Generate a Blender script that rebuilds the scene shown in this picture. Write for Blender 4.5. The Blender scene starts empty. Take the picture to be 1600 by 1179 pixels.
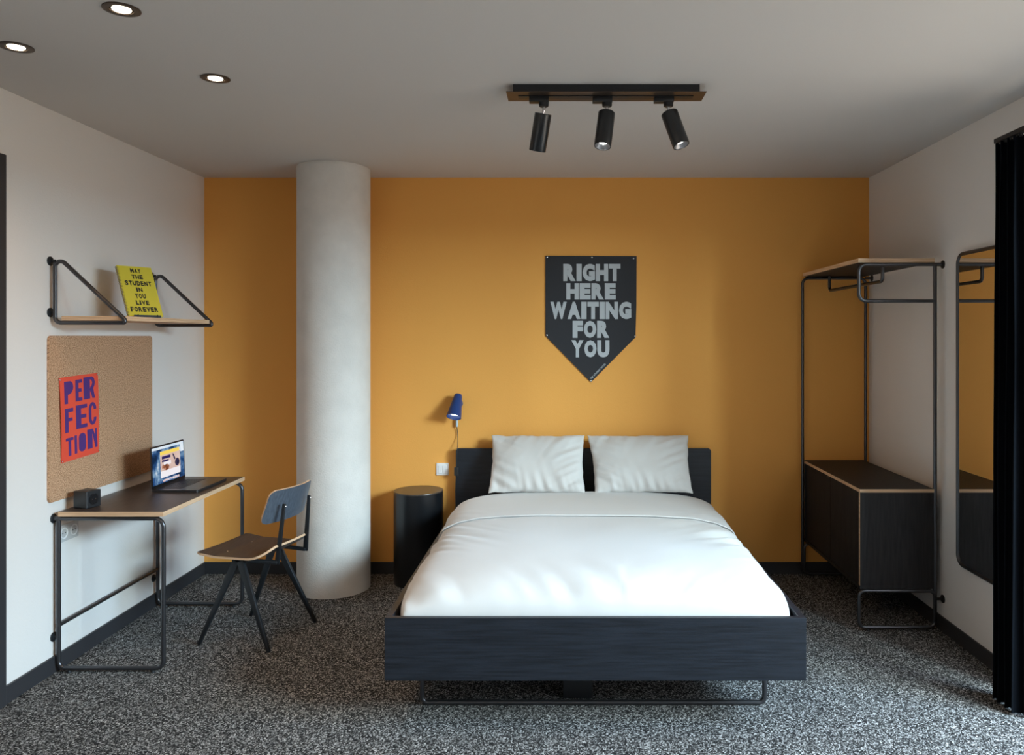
import bpy, bmesh, math, random
from mathutils import Vector, Matrix, noise, geometry
sc = bpy.context.scene
C = sc.collection
random.seed(7)
PI = math.pi

# ------------------------------------------------------------------ camera
F = 1220.0; HC = 1.582
cam_d = bpy.data.cameras.new('camera'); cam = bpy.data.objects.new('camera', cam_d); C.objects.link(cam)
cam.location = (0, 0, HC); cam.rotation_euler = (PI/2, 0, 0)
cam_d.sensor_fit = 'HORIZONTAL'; cam_d.sensor_width = 36.0; cam_d.lens = 36.0*F/1600.0
cam_d.shift_x = -(883.0-800.0)/1600.0; cam_d.shift_y = -(589.5-526.5)/1600.0
cam_d.clip_start = 0.05; cam_d.clip_end = 200
sc.camera = cam

# ------------------------------------------------------------------ world / light / exposure
sc.view_settings.view_transform = 'Standard'
try: sc.view_settings.look = 'None'
except Exception: pass
sc.view_settings.gamma = 1.0; sc.view_settings.use_curve_mapping = False
sc.view_settings.exposure = 0.0
sc.cycles.use_denoising = True
sc.cycles.max_bounces = 10; sc.cycles.diffuse_bounces = 6; sc.cycles.glossy_bounces = 5
sc.cycles.transparent_max_bounces = 8
sc.cycles.sample_clamp_indirect = 6.0
sc.cycles.caustics_reflective = False; sc.cycles.caustics_refractive = False
w = bpy.data.worlds.new('sky'); sc.world = w; w.use_nodes = True
wn = w.node_tree; wn.nodes.clear()
wo = wn.nodes.new('ShaderNodeOutputWorld'); wb = wn.nodes.new('ShaderNodeBackground')
# overcast sky: three times brighter overhead than at the horizon
SKY = 3.0
wb.inputs[0].default_value = (0.60, 0.79, 1.0, 1)
wtc = wn.nodes.new('ShaderNodeTexCoord'); wsep = wn.nodes.new('ShaderNodeSeparateXYZ'); wmr = wn.nodes.new('ShaderNodeMapRange')
wmr.inputs['From Min'].default_value = 0; wmr.inputs['From Max'].default_value = 1
wmr.inputs['To Min'].default_value = SKY*.6; wmr.inputs['To Max'].default_value = SKY*3.0
wn.links.new(wtc.outputs['Generated'], wsep.inputs[0]); wn.links.new(wsep.outputs[2], wmr.inputs[0]); wn.links.new(wmr.outputs[0], wb.inputs[1])
wn.links.new(wb.outputs[0], wo.inputs[0])
WIN = (0.20, 3.42, 0.04, 2.42)     # window opening on the right wall: y0,y1,z0,z1
XL, XR, YB, YN, H = -2.418, 2.037, 5.232, -1.3, 2.65

def lamp(name, kind, loc, energy, color, **k):
    d = bpy.data.lights.new(name, kind); d.energy = energy; d.color = color
    rot = k.pop('rot', None); aim = k.pop('aim', None); parent = k.pop('parent', None)
    for a, v in k.items(): setattr(d, a, v)
    o = bpy.data.objects.new(name, d); C.objects.link(o); o.location = loc
    if rot: o.rotation_euler = rot
    if aim is not None: o.rotation_euler = Vector(aim).to_track_quat('-Z', 'Y').to_euler()
    return o
winl = lamp('window_warm_fill', 'AREA', (XR+.45, 1.80, 1.32), 62, (1.0, .82, .60), shape='RECTANGLE', size=2.3, size_y=3.15, rot=(0, math.radians(76), 0))  # added warm fill outside the window, daylight mixed with missing room light
day = lamp('daylight_panel', 'AREA', (4.5, 1.9, 2.95), 250, (.38, .68, 1.0), shape='RECTANGLE', size=1.1, size_y=1.3, aim=(-4.7, 1.6, -1.9))
day2 = lamp('daylight_panel_front', 'AREA', (4.6, .2, 2.95), 690, (.63, .85, .93), shape='RECTANGLE', size=1.7, size_y=1.2, aim=(-4.9, 5.0, -1.7))
room = lamp('added_room_fill', 'AREA', (-1.1, 0.5, 2.645), 18, (1, .72, .48), shape='DISK', size=.5, aim=(0, 0, -1))  # unseen soft fill added under the ceiling, no fixture belongs to it
WARM = (1.0, 0.62, 0.34)

# ------------------------------------------------------------------ materials
def mat(name, col, rough=.6, metal=0., spec=.5, noise_amt=0., nscale=40., bump=0., bscale=200., col2=None,
        stretch=None, emit=None, estr=0., coat=0., detail=4., sheen=0.):
    m = bpy.data.materials.new(name); m.use_nodes = True
    nt = m.node_tree; b = nt.nodes['Principled BSDF']
    b.inputs['Base Color'].default_value = (*col, 1); b.inputs['Roughness'].default_value = rough
    b.inputs['Metallic'].default_value = metal; b.inputs['Specular IOR Level'].default_value = spec
    if coat: b.inputs['Coat Weight'].default_value = coat
    if sheen: b.inputs['Sheen Weight'].default_value = sheen
    if emit: b.inputs['Emission Color'].default_value = (*emit, 1); b.inputs['Emission Strength'].default_value = estr
    tc = nt.nodes.new('ShaderNodeTexCoord'); mp = nt.nodes.new('ShaderNodeMapping')
    nt.links.new(tc.outputs['Object'], mp.inputs[0])
    if stretch: mp.inputs['Scale'].default_value = stretch
    if col2 or noise_amt:
        n = nt.nodes.new('ShaderNodeTexNoise'); n.inputs['Scale'].default_value = nscale; n.inputs['Detail'].default_value = detail
        r = nt.nodes.new('ShaderNodeValToRGB')
        c2 = col2 or tuple(min(1, c*(1-noise_amt)) for c in col)
        r.color_ramp.elements[0].color = (*c2, 1); r.color_ramp.elements[1].color = (*col, 1)
        r.color_ramp.elements[0].position = .35; r.color_ramp.elements[1].position = .65
        nt.links.new(mp.outputs[0], n.inputs[0]); nt.links.new(n.outputs[0], r.inputs[0]); nt.links.new(r.outputs[0], b.inputs['Base Color'])
    if bump:
        n2 = nt.nodes.new('ShaderNodeTexNoise'); n2.inputs['Scale'].default_value = bscale; n2.inputs['Detail'].default_value = 3
        bp = nt.nodes.new('ShaderNodeBump'); bp.inputs['Strength'].default_value = bump; bp.inputs['Distance'].default_value = .002
        nt.links.new(mp.outputs[0], n2.inputs[0]); nt.links.new(n2.outputs[0], bp.inputs['Height']); nt.links.new(bp.outputs[0], b.inputs['Normal'])
    return m
M = {}
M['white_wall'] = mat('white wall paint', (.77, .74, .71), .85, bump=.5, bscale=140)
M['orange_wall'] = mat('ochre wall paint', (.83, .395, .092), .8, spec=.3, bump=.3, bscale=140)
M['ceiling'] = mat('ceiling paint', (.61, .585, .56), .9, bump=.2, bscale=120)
M['concrete'] = mat('painted concrete', (.72, .69, .65), .8, noise_amt=.07, nscale=9, bump=.9, bscale=110)
M['baseboard'] = mat('charcoal baseboard', (.028, .028, .032), .5)
M['tube'] = mat('graphite steel tube', (.085, .085, .092), .3, metal=.8)
M['black_metal'] = mat('black powder coated steel', (.013, .015, .018), .42, metal=.2, bump=.1)
M['black_gloss'] = mat('black lacquer', (.008, .009, .011), .28, spec=.55)
M['black_plastic'] = mat('black plastic', (.016, .018, .021), .4)
M['ply'] = mat('plywood edge', (.76, .53, .34), .6, col2=(.56, .35, .20), nscale=14, stretch=(.4, .4, 9))
M['laminate'] = mat('dark brown veneer', (.066, .047, .038), .38, col2=(.036, .026, .022), nscale=7, stretch=(18, 1.2, 18), bump=.15, bscale=60)
M['cabinet'] = mat('black brown veneer', (.020, .019, .020), .55, spec=.3, col2=(.011, .010, .011), nscale=6, stretch=(14, 14, 1.0), bump=.2, bscale=60)
M['bedwood'] = mat('navy black stained oak', (.014, .018, .026), .40, spec=.38, col2=(.007, .009, .013), nscale=5, stretch=(1.1, 16, 22), bump=.35, bscale=40, detail=8)
M['chairseat'] = mat('dark walnut ply', (.070, .050, .042), .4, col2=(.040, .030, .026), nscale=8, stretch=(14, 1.5, 14))
M['chairback'] = mat('grey blue stained ply', (.085, .10, .125), .45, col2=(.055, .066, .085), nscale=8, stretch=(16, 16, 1.5))
M['cotton'] = mat('white cotton', (.60, .595, .585), .85, bump=.15, bscale=700, sheen=.2)
M['pillow'] = mat('pale grey cotton', (.60, .59, .575), .85, bump=.15, bscale=700, sheen=.2)
M['curtain'] = mat('black velvet cloth', (.003, .004, .006), .95, spec=.05, bump=.2, bscale=500)
M['banner'] = mat('charcoal felt', (.040, .041, .046), .9, spec=.2, bump=.3, bscale=500)
M['banner_ink'] = mat('pale grey print', (.47, .50, .53), .8)
M['chrome'] = mat('brushed steel', (.6, .6, .62), .25, metal=1.)
M['yellow'] = mat('yellow print', (.62, .52, .04), .55)
M['ink'] = mat('black ink', (.01, .01, .01), .6)
M['paper'] = mat('paper', (.8, .78, .74), .7)
M['red'] = mat('vermilion paper', (.80, .085, .045), .6)
M['purple'] = mat('purple ink', (.075, .028, .19), .6)
M['white_plastic'] = mat('white plastic', (.78, .78, .78), .35)
M['grey_plastic'] = mat('grey plastic', (.52, .52, .52), .4)
M['blue'] = mat('blue lacquer', (.012, .040, .16), .35)
M['pale_blue'] = mat('pale blue plastic', (.45, .55, .60), .4)
M['lens'] = mat('lit lens', (.9, .9, .9), .3, emit=(1, .97, .92), estr=14)
M['bulb'] = mat('lit bulb disc', (.9, .9, .9), .3, emit=(.82, .93, 1.0), estr=4.5)
M['warm_lens'] = mat('warm lit lens', (.9, .9, .9), .3, emit=(1, .86, .64), estr=16)
M['reflector'] = mat('satin reflector', (.28, .28, .29), .35, metal=.9)
M['bronze'] = mat('dark bronze', (.09, .065, .05), .4, metal=.6)
M['laptop'] = mat('space grey aluminium', (.085, .082, .084), .35, metal=.85)
M['keys'] = mat('black keys', (.008, .008, .01), .45)
M['outside'] = mat('pale paving', (.14, .14, .14), .9, noise_amt=.2, nscale=3)
m = M['mirror'] = mat('mirror silver', (.86, .87, .87), .015, metal=1.)

def nodes(name):
    m = bpy.data.materials.new(name); m.use_nodes = True; return m, m.node_tree, m.node_tree.nodes['Principled BSDF']
# carpet : fine black and white twist
m, nt, b = nodes('speckled carpet'); M['carpet'] = m
tc = nt.nodes.new('ShaderNodeTexCoord')
n = nt.nodes.new('ShaderNodeTexVoronoi'); n.inputs['Scale'].default_value = 205
r = nt.nodes.new('ShaderNodeValToRGB'); e = r.color_ramp.elements; r.color_ramp.interpolation = 'LINEAR'
e[0].position = .18; e[0].color = (.008, .008, .009, 1); e[1].position = .95; e[1].color = (.62, .61, .60, 1)
for p_, c_ in ((.42, .030), (.58, .085), (.72, .24)): r.color_ramp.elements.new(p_).color = (c_, c_*.985, c_*.97, 1)
n2 = nt.nodes.new('ShaderNodeTexNoise'); n2.inputs['Scale'].default_value = 110
bp = nt.nodes.new('ShaderNodeBump'); bp.inputs['Strength'].default_value = .35; bp.inputs['Distance'].default_value = .003
for t in (n, n2): nt.links.new(tc.outputs['Object'], t.inputs[0])
nt.links.new(n.outputs['Color'], r.inputs[0]); nt.links.new(r.outputs[0], b.inputs['Base Color'])
nt.links.new(n2.outputs[0], bp.inputs['Height']); nt.links.new(bp.outputs[0], b.inputs['Normal'])
b.inputs['Roughness'].default_value = .95; b.inputs['Specular IOR Level'].default_value = .1
# cork
m, nt, b = nodes('cork'); M['cork'] = m
tc = nt.nodes.new('ShaderNodeTexCoord'); n = nt.nodes.new('ShaderNodeTexNoise'); n.inputs['Scale'].default_value = 180; n.inputs['Detail'].default_value = 2
r = nt.nodes.new('ShaderNodeValToRGB'); e = r.color_ramp.elements
e[0].position = .34; e[0].color = (.26, .135, .065, 1); e[1].position = .64; e[1].color = (.66, .42, .26, 1)
r.color_ramp.elements.new(.5).color = (.50, .29, .165, 1)
nt.links.new(tc.outputs['Object'], n.inputs[0]); nt.links.new(n.outputs[0], r.inputs[0]); nt.links.new(r.outputs[0], b.inputs['Base Color'])
b.inputs['Roughness'].default_value = .9
# window glass
m = bpy.data.materials.new('window glass'); m.use_nodes = True; nt = m.node_tree; nt.nodes.clear(); M['glass'] = m
o_ = nt.nodes.new('ShaderNodeOutputMaterial'); mx = nt.nodes.new('ShaderNodeMixShader'); mx.inputs[0].default_value = .06
tr = nt.nodes.new('ShaderNodeBsdfTransparent'); gl = nt.nodes.new('ShaderNodeBsdfGlossy'); gl.inputs['Roughness'].default_value = .01
nt.links.new(tr.outputs[0], mx.inputs[1]); nt.links.new(gl.outputs[0], mx.inputs[2]); nt.links.new(mx.outputs[0], o_.inputs[0])
def screen_mat(name, stops, scale, strength, stretch=(1, 1, 1), detail=4):
    m = bpy.data.materials.new(name); m.use_nodes = True; nt = m.node_tree; nt.nodes.clear()
    o = nt.nodes.new('ShaderNodeOutputMaterial'); em = nt.nodes.new('ShaderNodeEmission'); em.inputs[1].default_value = strength
    tc = nt.nodes.new('ShaderNodeTexCoord'); mp = nt.nodes.new('ShaderNodeMapping'); mp.inputs['Scale'].default_value = stretch
    n = nt.nodes.new('ShaderNodeTexNoise'); n.inputs['Scale'].default_value = scale; n.inputs['Detail'].default_value = detail
    r = nt.nodes.new('ShaderNodeValToRGB'); e = r.color_ramp.elements
    e[0].position, e[0].color = stops[0][0], (*stops[0][1], 1); e[1].position, e[1].color = stops[-1][0], (*stops[-1][1], 1)
    for p, c in stops[1:-1]: r.color_ramp.elements.new(p).color = (*c, 1)
    nt.links.new(tc.outputs['Object'], mp.inputs[0]); nt.links.new(mp.outputs[0], n.inputs[0]); nt.links.new(n.outputs[0], r.inputs[0])
    nt.links.new(r.outputs[0], em.inputs[0]); nt.links.new(em.outputs[0], o.inputs[0]); return m
M['scr_bg'] = screen_mat('screen wallpaper', [(.38, (.010, .03, .08)), (.5, (.03, .10, .28)), (.62, (.25, .42, .62)), (.7, (.7, .8, .9))], 14, .8, detail=6)
M['scr_white'] = screen_mat('screen page', [(0, (.85, .80, .86)), (1, (.9, .88, .9))], 1, 1.0)
M['scr_yellow'] = screen_mat('screen yellow bar', [(0, (.9, .66, .10)), (1, (.95, .70, .16))], 1, 1.0)
M['scr_blush'] = screen_mat('screen wall tone', [(.3, (.70, .48, .42)), (.7, (.85, .66, .58))], 9, .9)
M['scr_brown'] = screen_mat('screen brown tone', [(.3, (.10, .03, .02)), (.5, (.35, .12, .06)), (.7, (.75, .42, .30))], 60, .9)
M['scr_dark'] = screen_mat('screen dark tone', [(.3, (.01, .01, .03)), (.6, (.06, .05, .12)), (.75, (.3, .08, .05))], 70, .8)
M['scr_text'] = screen_mat('screen ink', [(0, (.03, .02, .12)), (1, (.04, .03, .16))], 1, .8)
M['scr_sky'] = screen_mat('screen pale sky', [(.3, (.55, .74, .9)), (.7, (.85, .9, .95))], 12, .95)
M['scr_icon'] = screen_mat('screen icons', [(.3, (.1, .3, .7)), (.45, (.9, .9, .95)), (.55, (.8, .3, .2)), (.7, (.9, .9, .9))], 120, .9, detail=0)

# ------------------------------------------------------------------ geometry helpers
ORG = {}
def link(name, bm, mats, parent=None, smooth=False, origin=None):
    me = bpy.data.meshes.new(name)
    org = ORG[parent.name] if parent else (Vector(origin) if origin is not None else Vector((0, 0, 0)))
    if org.length: bmesh.ops.translate(bm, vec=-org, verts=bm.verts)
    bmesh.ops.recalc_face_normals(bm, faces=bm.faces)
    bm.to_mesh(me); bm.free()
    if not isinstance(mats, (list, tuple)): mats = [mats]
    for k in mats: me.materials.append(M[k] if isinstance(k, str) else k)
    if smooth:
        me.shade_smooth()
        if smooth != 'full':
            try: me.set_sharp_from_angle(angle=math.radians(38))
            except Exception: pass
    o = bpy.data.objects.new(name, me); C.objects.link(o)
    if parent: o.parent = parent
    else: o.location = org
    ORG[o.name] = org
    return o
def tag(o, label, cat, group=None):
    o['label'] = label; o['category'] = cat
    if group: o['group'] = group
    return o
def thing(name, loc, label, cat, group=None):
    o = bpy.data.objects.new(name, None); C.objects.link(o); o.location = loc; o.empty_display_size = .1
    ORG[o.name] = Vector(loc); return tag(o, label, cat, group)
def struct(o): o['kind'] = 'structure'; return o
def NB(): return bmesh.new()
def box(bm, x0, x1, y0, y1, z0, z1, bev=0, mi=0):
    v = [bm.verts.new(p) for p in ((x0,y0,z0),(x1,y0,z0),(x1,y1,z0),(x0,y1,z0),(x0,y0,z1),(x1,y0,z1),(x1,y1,z1),(x0,y1,z1))]
    fs = [bm.faces.new([v[i] for i in f]) for f in ((0,3,2,1),(4,5,6,7),(0,1,5,4),(1,2,6,5),(2,3,7,6),(3,0,4,7))]
    for f in fs: f.material_index = mi
    if bev:
        es = list({e for f in fs for e in f.edges})
        bmesh.ops.bevel(bm, geom=es, offset=bev, segments=2, affect='EDGES', profile=.5)
    return bm
def side_mats(bm, top=0, side=1, axis=2):
    bm.normal_update()
    for f in bm.faces: f.material_index = top if abs(f.normal[axis]) > .7 else side
def fillet(pts, rad, closed=False, n=7):
    pts = [Vector(p) for p in pts]; out = []
    N = len(pts)
    for i, p in enumerate(pts):
        if not closed and i in (0, N-1): out.append(p); continue
        a, b = pts[i-1], pts[(i+1) % N]
        r = rad[i] if isinstance(rad, (list, tuple)) else rad
        if r <= 0: out.append(p); continue
        d1 = (a-p).normalized(); d2 = (b-p).normalized(); ang = d1.angle(d2)
        if ang > PI-.02: out.append(p); continue
        t = min(r/math.tan(ang/2), (a-p).length*.49, (b-p).length*.49); rr = t*math.tan(ang/2)
        c = p + (d1+d2).normalized()*(rr/math.sin(ang/2))
        s = p+d1*t-c; e = p+d2*t-c
        for k in range(n+1): out.append(c + s.slerp(e, k/n).normalized()*rr)
    return out
def sweep(bm, pts, r, closed=False, seg=12, mi=0):
    pts = [Vector(p) for p in pts]; P = [pts[0]]
    for p in pts[1:]:
        if (p-P[-1]).length > 1e-6: P.append(p)
    if closed and (P[0]-P[-1]).length < 1e-6: P.pop()
    N = len(P); T = []
    for i in range(N):
        a = P[i-1] if (closed or i > 0) else P[i]; b = P[(i+1) % N] if (closed or i < N-1) else P[i]
        T.append((b-a).normalized())
    u = T[0].orthogonal().normalized(); rings = []
    for i in range(N):
        if i: u = T[i-1].rotation_difference(T[i]) @ u
        u = (u - T[i]*u.dot(T[i])).normalized(); v = T[i].cross(u)
        rr = r[i] if isinstance(r, (list, tuple)) else r
        rings.append([bm.verts.new(P[i]+(u*math.cos(2*PI*k/seg)+v*math.sin(2*PI*k/seg))*rr) for k in range(seg)])
    off = 0
    if closed:   # align last ring to first
        best = min(range(seg), key=lambda o: (rings[-1][0].co-rings[0][o].co).length); off = best
    for i in range(N-1 + (1 if closed else 0)):
        A = rings[i]; B = rings[(i+1) % N]; o = off if i == N-1 else 0
        for k in range(seg):
            f = bm.faces.new((A[k], A[(k+1) % seg], B[(k+1+o) % seg], B[(k+o) % seg])); f.material_index = mi
    if not closed:
        bm.faces.new(rings[0]).material_index = mi; bm.faces.new(rings[-1]).material_index = mi
    return bm
def tube(bm, pts, r, rad=0, closed=False, seg=12, mi=0): return sweep(bm, fillet(pts, rad, closed), r, closed, seg, mi)
def lathe(bm, base, axis, prof, seg=32, mi=0, closed=False):
    """prof : list of (distance along axis, radius)"""
    base = Vector(base); ax = Vector(axis).normalized(); u = ax.orthogonal().normalized(); v = ax.cross(u); rings = []
    for d, r in prof:
        if r < 1e-6: rings.append([bm.verts.new(base+ax*d)])
        else: rings.append([bm.verts.new(base+ax*d+(u*math.cos(2*PI*k/seg)+v*math.sin(2*PI*k/seg))*r) for k in range(seg)])
    for A, B in zip(rings, rings[1:]):
        for k in range(seg):
            a, b, c, d = A[k % len(A)], A[(k+1) % len(A)], B[(k+1) % len(B)], B[k % len(B)]
            vs = []
            for q in (a, b, c, d):
                if q not in vs: vs.append(q)
            if len(vs) > 2: bm.faces.new(vs).material_index = mi
    return bm
def bar(bm, p0, p1, w0, w1, t, side):
    """flat tapered bar from p0 to p1 ; side = direction of its width"""
    p0, p1 = Vector(p0), Vector(p1); d = (p1-p0).normalized(); s = Vector(side); s = (s-d*s.dot(d)).normalized(); nrm = d.cross(s)
    vs = []
    for p, w_ in ((p0, w0), (p1, w1)):
        for a, b in ((-1,-1),(1,-1),(1,1),(-1,1)): vs.append(bm.verts.new(p+s*a*w_/2+nrm*b*t/2))
    fs = [bm.faces.new([vs[i] for i in f]) for f in ((0,1,2,3),(7,6,5,4),(0,4,5,1),(1,5,6,2),(2,6,7,3),(3,7,4,0))]
    bmesh.ops.bevel(bm, geom=list({e for f in fs for e in f.edges}), offset=min(t, w0, w1)*.22, segments=2, affect='EDGES', profile=.5)
def outline(bm, pts, ex, ey, o, th, mi=0):
    """prism from a 2-D outline in the frame o, ex, ey, extruded by th along ex x ey"""
    ex, ey, o = Vector(ex), Vector(ey), Vector(o); nn = ex.cross(ey).normalized()
    a = [bm.verts.new(o+ex*x+ey*y) for x, y in pts]; b = [bm.verts.new(o+ex*x+ey*y+nn*th) for x, y in pts]
    fs = [bm.faces.new(a), bm.faces.new(b[::-1])]
    for i in range(len(pts)):
        j = (i+1) % len(pts); fs.append(bm.faces.new((a[j], a[i], b[i], b[j])))
    for f in fs: f.material_index = mi
    return bm
def rrect(x0, x1, y0, y1, r, n=6):
    out = []
    for cx, cy, a in ((x1-r, y1-r, 0), (x0+r, y1-r, 90), (x0+r, y0+r, 180), (x1-r, y0+r, 270)):
        for k in range(n+1):
            t = math.radians(a+90*k/n); out.append((cx+r*math.cos(t), cy+r*math.sin(t)))
    return out
CELL = dict(W=1.32, M=1.2, I=.42, A=1.04, O=1.0, G=1.0, Y=1.0, T=.92, E=.88, F=.84, L=.82)
def words(bm, text, rect, ex, ey, o, th=.0006, bold=.07, gap=.07, plain=False):
    """heavy capitals fitted letter by letter to rect (x0,x1,y0,y1) in the frame o, ex, ey"""
    ex, ey, o = Vector(ex), Vector(ey), Vector(o); nn = ex.cross(ey).normalized()
    ws = [.45 if c == ' ' else (1. if plain and c != 'I' else CELL.get(c, 1.)) for c in text]
    unit = (rect[1]-rect[0])/(sum(ws)+gap*(len(text)-1)); x = rect[0]
    for c, w_ in zip(text, ws):
        if c != ' ':
            cu = bpy.data.curves.new('t', 'FONT'); cu.body = c; cu.size = 1; cu.offset = bold if c != 'I' else .07
            cu.resolution_u = 3; cu.extrude = .01
            ob = bpy.data.objects.new('t', cu); C.objects.link(ob)
            dg = bpy.context.evaluated_depsgraph_get(); me = bpy.data.meshes.new_from_object(ob.evaluated_get(dg))
            xs = [v.co.x for v in me.vertices]; ys = [v.co.y for v in me.vertices]; ax, bx, ay, by = min(xs), max(xs), min(ys), max(ys)
            for v in me.vertices:
                X = x+(v.co.x-ax)/(bx-ax)*w_*unit; Y = rect[2]+(v.co.y-ay)/(by-ay)*(rect[3]-rect[2])
                v.co = o+ex*X+ey*Y+nn*(th if v.co.z > 0 else 0)
            bm.from_mesh(me)
            bpy.data.objects.remove(ob); bpy.data.curves.remove(cu); bpy.data.meshes.remove(me)
        x += (w_+gap)*unit
    return bm
def pin(parent, p, n, r=.004):
    p = Vector(p); bm = NB(); lathe(bm, p, n, [(0, 0), (0, r), (.002, r), (.0035, r*.6), (.004, 0)], seg=12); return link('pin', bm, 'chrome', parent, True)
def fl(n): return math.floor(n)

# ------------------------------------------------------------------ room shell
T = .18
struct(link('floor', box(NB(), XL-.05, XR+.05, YN, YB+.05, -.08, 0), 'carpet'))
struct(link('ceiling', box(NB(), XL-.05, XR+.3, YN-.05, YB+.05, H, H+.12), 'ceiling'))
struct(link('wall_back', box(NB(), XL-.2, XR+.2, YB, YB+.15, 0, H), 'orange_wall'))
struct(link('wall_front', box(NB(), XL-.2, XR+.2, YN-.15, YN, 0, H), 'white_wall'))
DY0, DY1, DZ = 2.40, 3.30, 2.31
bm = NB(); box(bm, XL-.15, XL, YN, DY0, 0, H); box(bm, XL-.15, XL, DY1, YB, 0, H); box(bm, XL-.15, XL, DY0, DY1, DZ, H)
struct(link('wall_left', bm, 'white_wall'))
bm = NB(); y0, y1, z0, z1 = WIN
box(bm, XR, XR+.2, YN, y0, 0, H); box(bm, XR, XR+.2, y1, YB, 0, H); box(bm, XR, XR+.2, y0, y1, 0, z0); box(bm, XR, XR+.2, y0, y1, z1, H)
struct(link('wall_right', bm, 'white_wall'))
# door with dark frame on the left wall
d = link('door_1', box(NB(), XL-.09, XL-.05, DY0+.005, DY1-.005, .005, DZ-.005, .002), 'baseboard'); struct(d)
bm = NB()
box(bm, XL-.14, XL+.018, DY1-.02, DY1+.055, 0, DZ+.055, .002); box(bm, XL-.14, XL+.018, DY0-.055, DY0+.02, 0, DZ+.055, .002)
box(bm, XL-.14, XL+.018, DY0+.02, DY1-.02, DZ-.02, DZ+.055, .002)
link('door_frame', bm, 'baseboard', d)
bm = NB(); tube(bm, [(XL-.05, DY0+.1, 1.03), (XL+.0, DY0+.1, 1.03), (XL+.0, DY0+.22, 1.03)], .009, .015); link('door_handle', bm, 'chrome', d, True)
# window
wf = NB(); X0 = XR+.06; X1 = XR+.12; bays = [y0+.06, 1.02, 1.10, 2.06, 2.14, y1-.06]
for a in [(y0, y0+.06, z0, z1), (y1-.06, y1, z0, z1), (1.02, 1.10, z0, z1), (2.06, 2.14, z0, z1)]: box(wf, X0, X1, *a, .003)
for k in (0, 2, 4):
    for zz in (z0, z1-.06): box(wf, X0, X1, bays[k], bays[k+1], zz, zz+.06, .003)
wobj = struct(link('window_1', wf, 'baseboard'))
for k in (0, 2, 4): link('pane', box(NB(), XR+.088, XR+.092, bays[k], bays[k+1], z0+.06, z1-.06), 'glass', wobj)
bm = NB(); box(bm, XR-.02, XR+.06, y0-.02, y1+.02, z0-.025, z0, .003); link('window_sill', bm, 'white_plastic', wobj)
# baseboards
BH = .078
struct(link('baseboard_back', box(NB(), XL, XR, YB-.012, YB, 0, BH, .002), 'baseboard'))
struct(link('baseboard_left', box(NB(), XL, XL+.012, DY1+.055, YB-.012, 0, BH, .002), 'baseboard'))
struct(link('baseboard_right', box(NB(), XR-.012, XR, WIN[1]+.02, YB-.012, 0, BH, .002), 'baseboard'))
# ground outside
bm = NB(); box(bm, XR+.35, 40, -25, 30, -.5, -.4); struct(link('ground_outside', bm, 'outside'))
# round pillar
bm = NB(); lathe(bm, (-1.4614, 4.9374, 0), (0, 0, 1), [(0, 0), (0, .2242), (2.643, .2242), (2.643, .219), (H, .219), (H, 0)], seg=96)
struct(link('pillar', bm, 'concrete', smooth=True, origin=(-1.4614, 4.9374, 0)))

# ------------------------------------------------------------------ bed
BC = .1215
bed = thing('bed', (BC, 4.15, 0), 'double bed with navy-black stained wooden frame and headboard on steel sled legs', 'bed')
HB0, HB1 = BC-.845, BC+.845; YF = 3.128; ZT, ZB = .4576, .2056
bm = NB(); outline(bm, rrect(HB0, HB1, .20, .845, .02), (1, 0, 0), (0, 0, 1), (0, 5.168+.03, 0), .03); link('headboard', bm, 'bedwood', bed)
link('footboard', box(NB(), HB0, HB1, YF, YF+.024, ZB, ZT, .0015), 'bedwood', bed)
for xa, xb in ((HB0, HB0+.026), (HB1-.026, HB1)):
    link('side_rail', box(NB(), xa, xb, YF+.024, 5.168, ZB, ZT, .0015), 'bedwood', bed)
link('bed_base', box(NB(), HB0+.026, HB1-.026, YF+.024, 5.168, .25, .29), 'black_metal', bed)
for yy in (3.361, 4.75):
    bm = NB(); tube(bm, [(BC-.737, yy, .25), (BC-.737, yy, .0115), (BC+.737, yy, .0115), (BC+.737, yy, .25)], .0105, .025); link('sled_leg', bm, 'tube', bed, True)
link('center_support', box(NB(), -.01, .122, 3.42, 3.50, 0, .25, .003), 'black_metal', bed)

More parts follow.
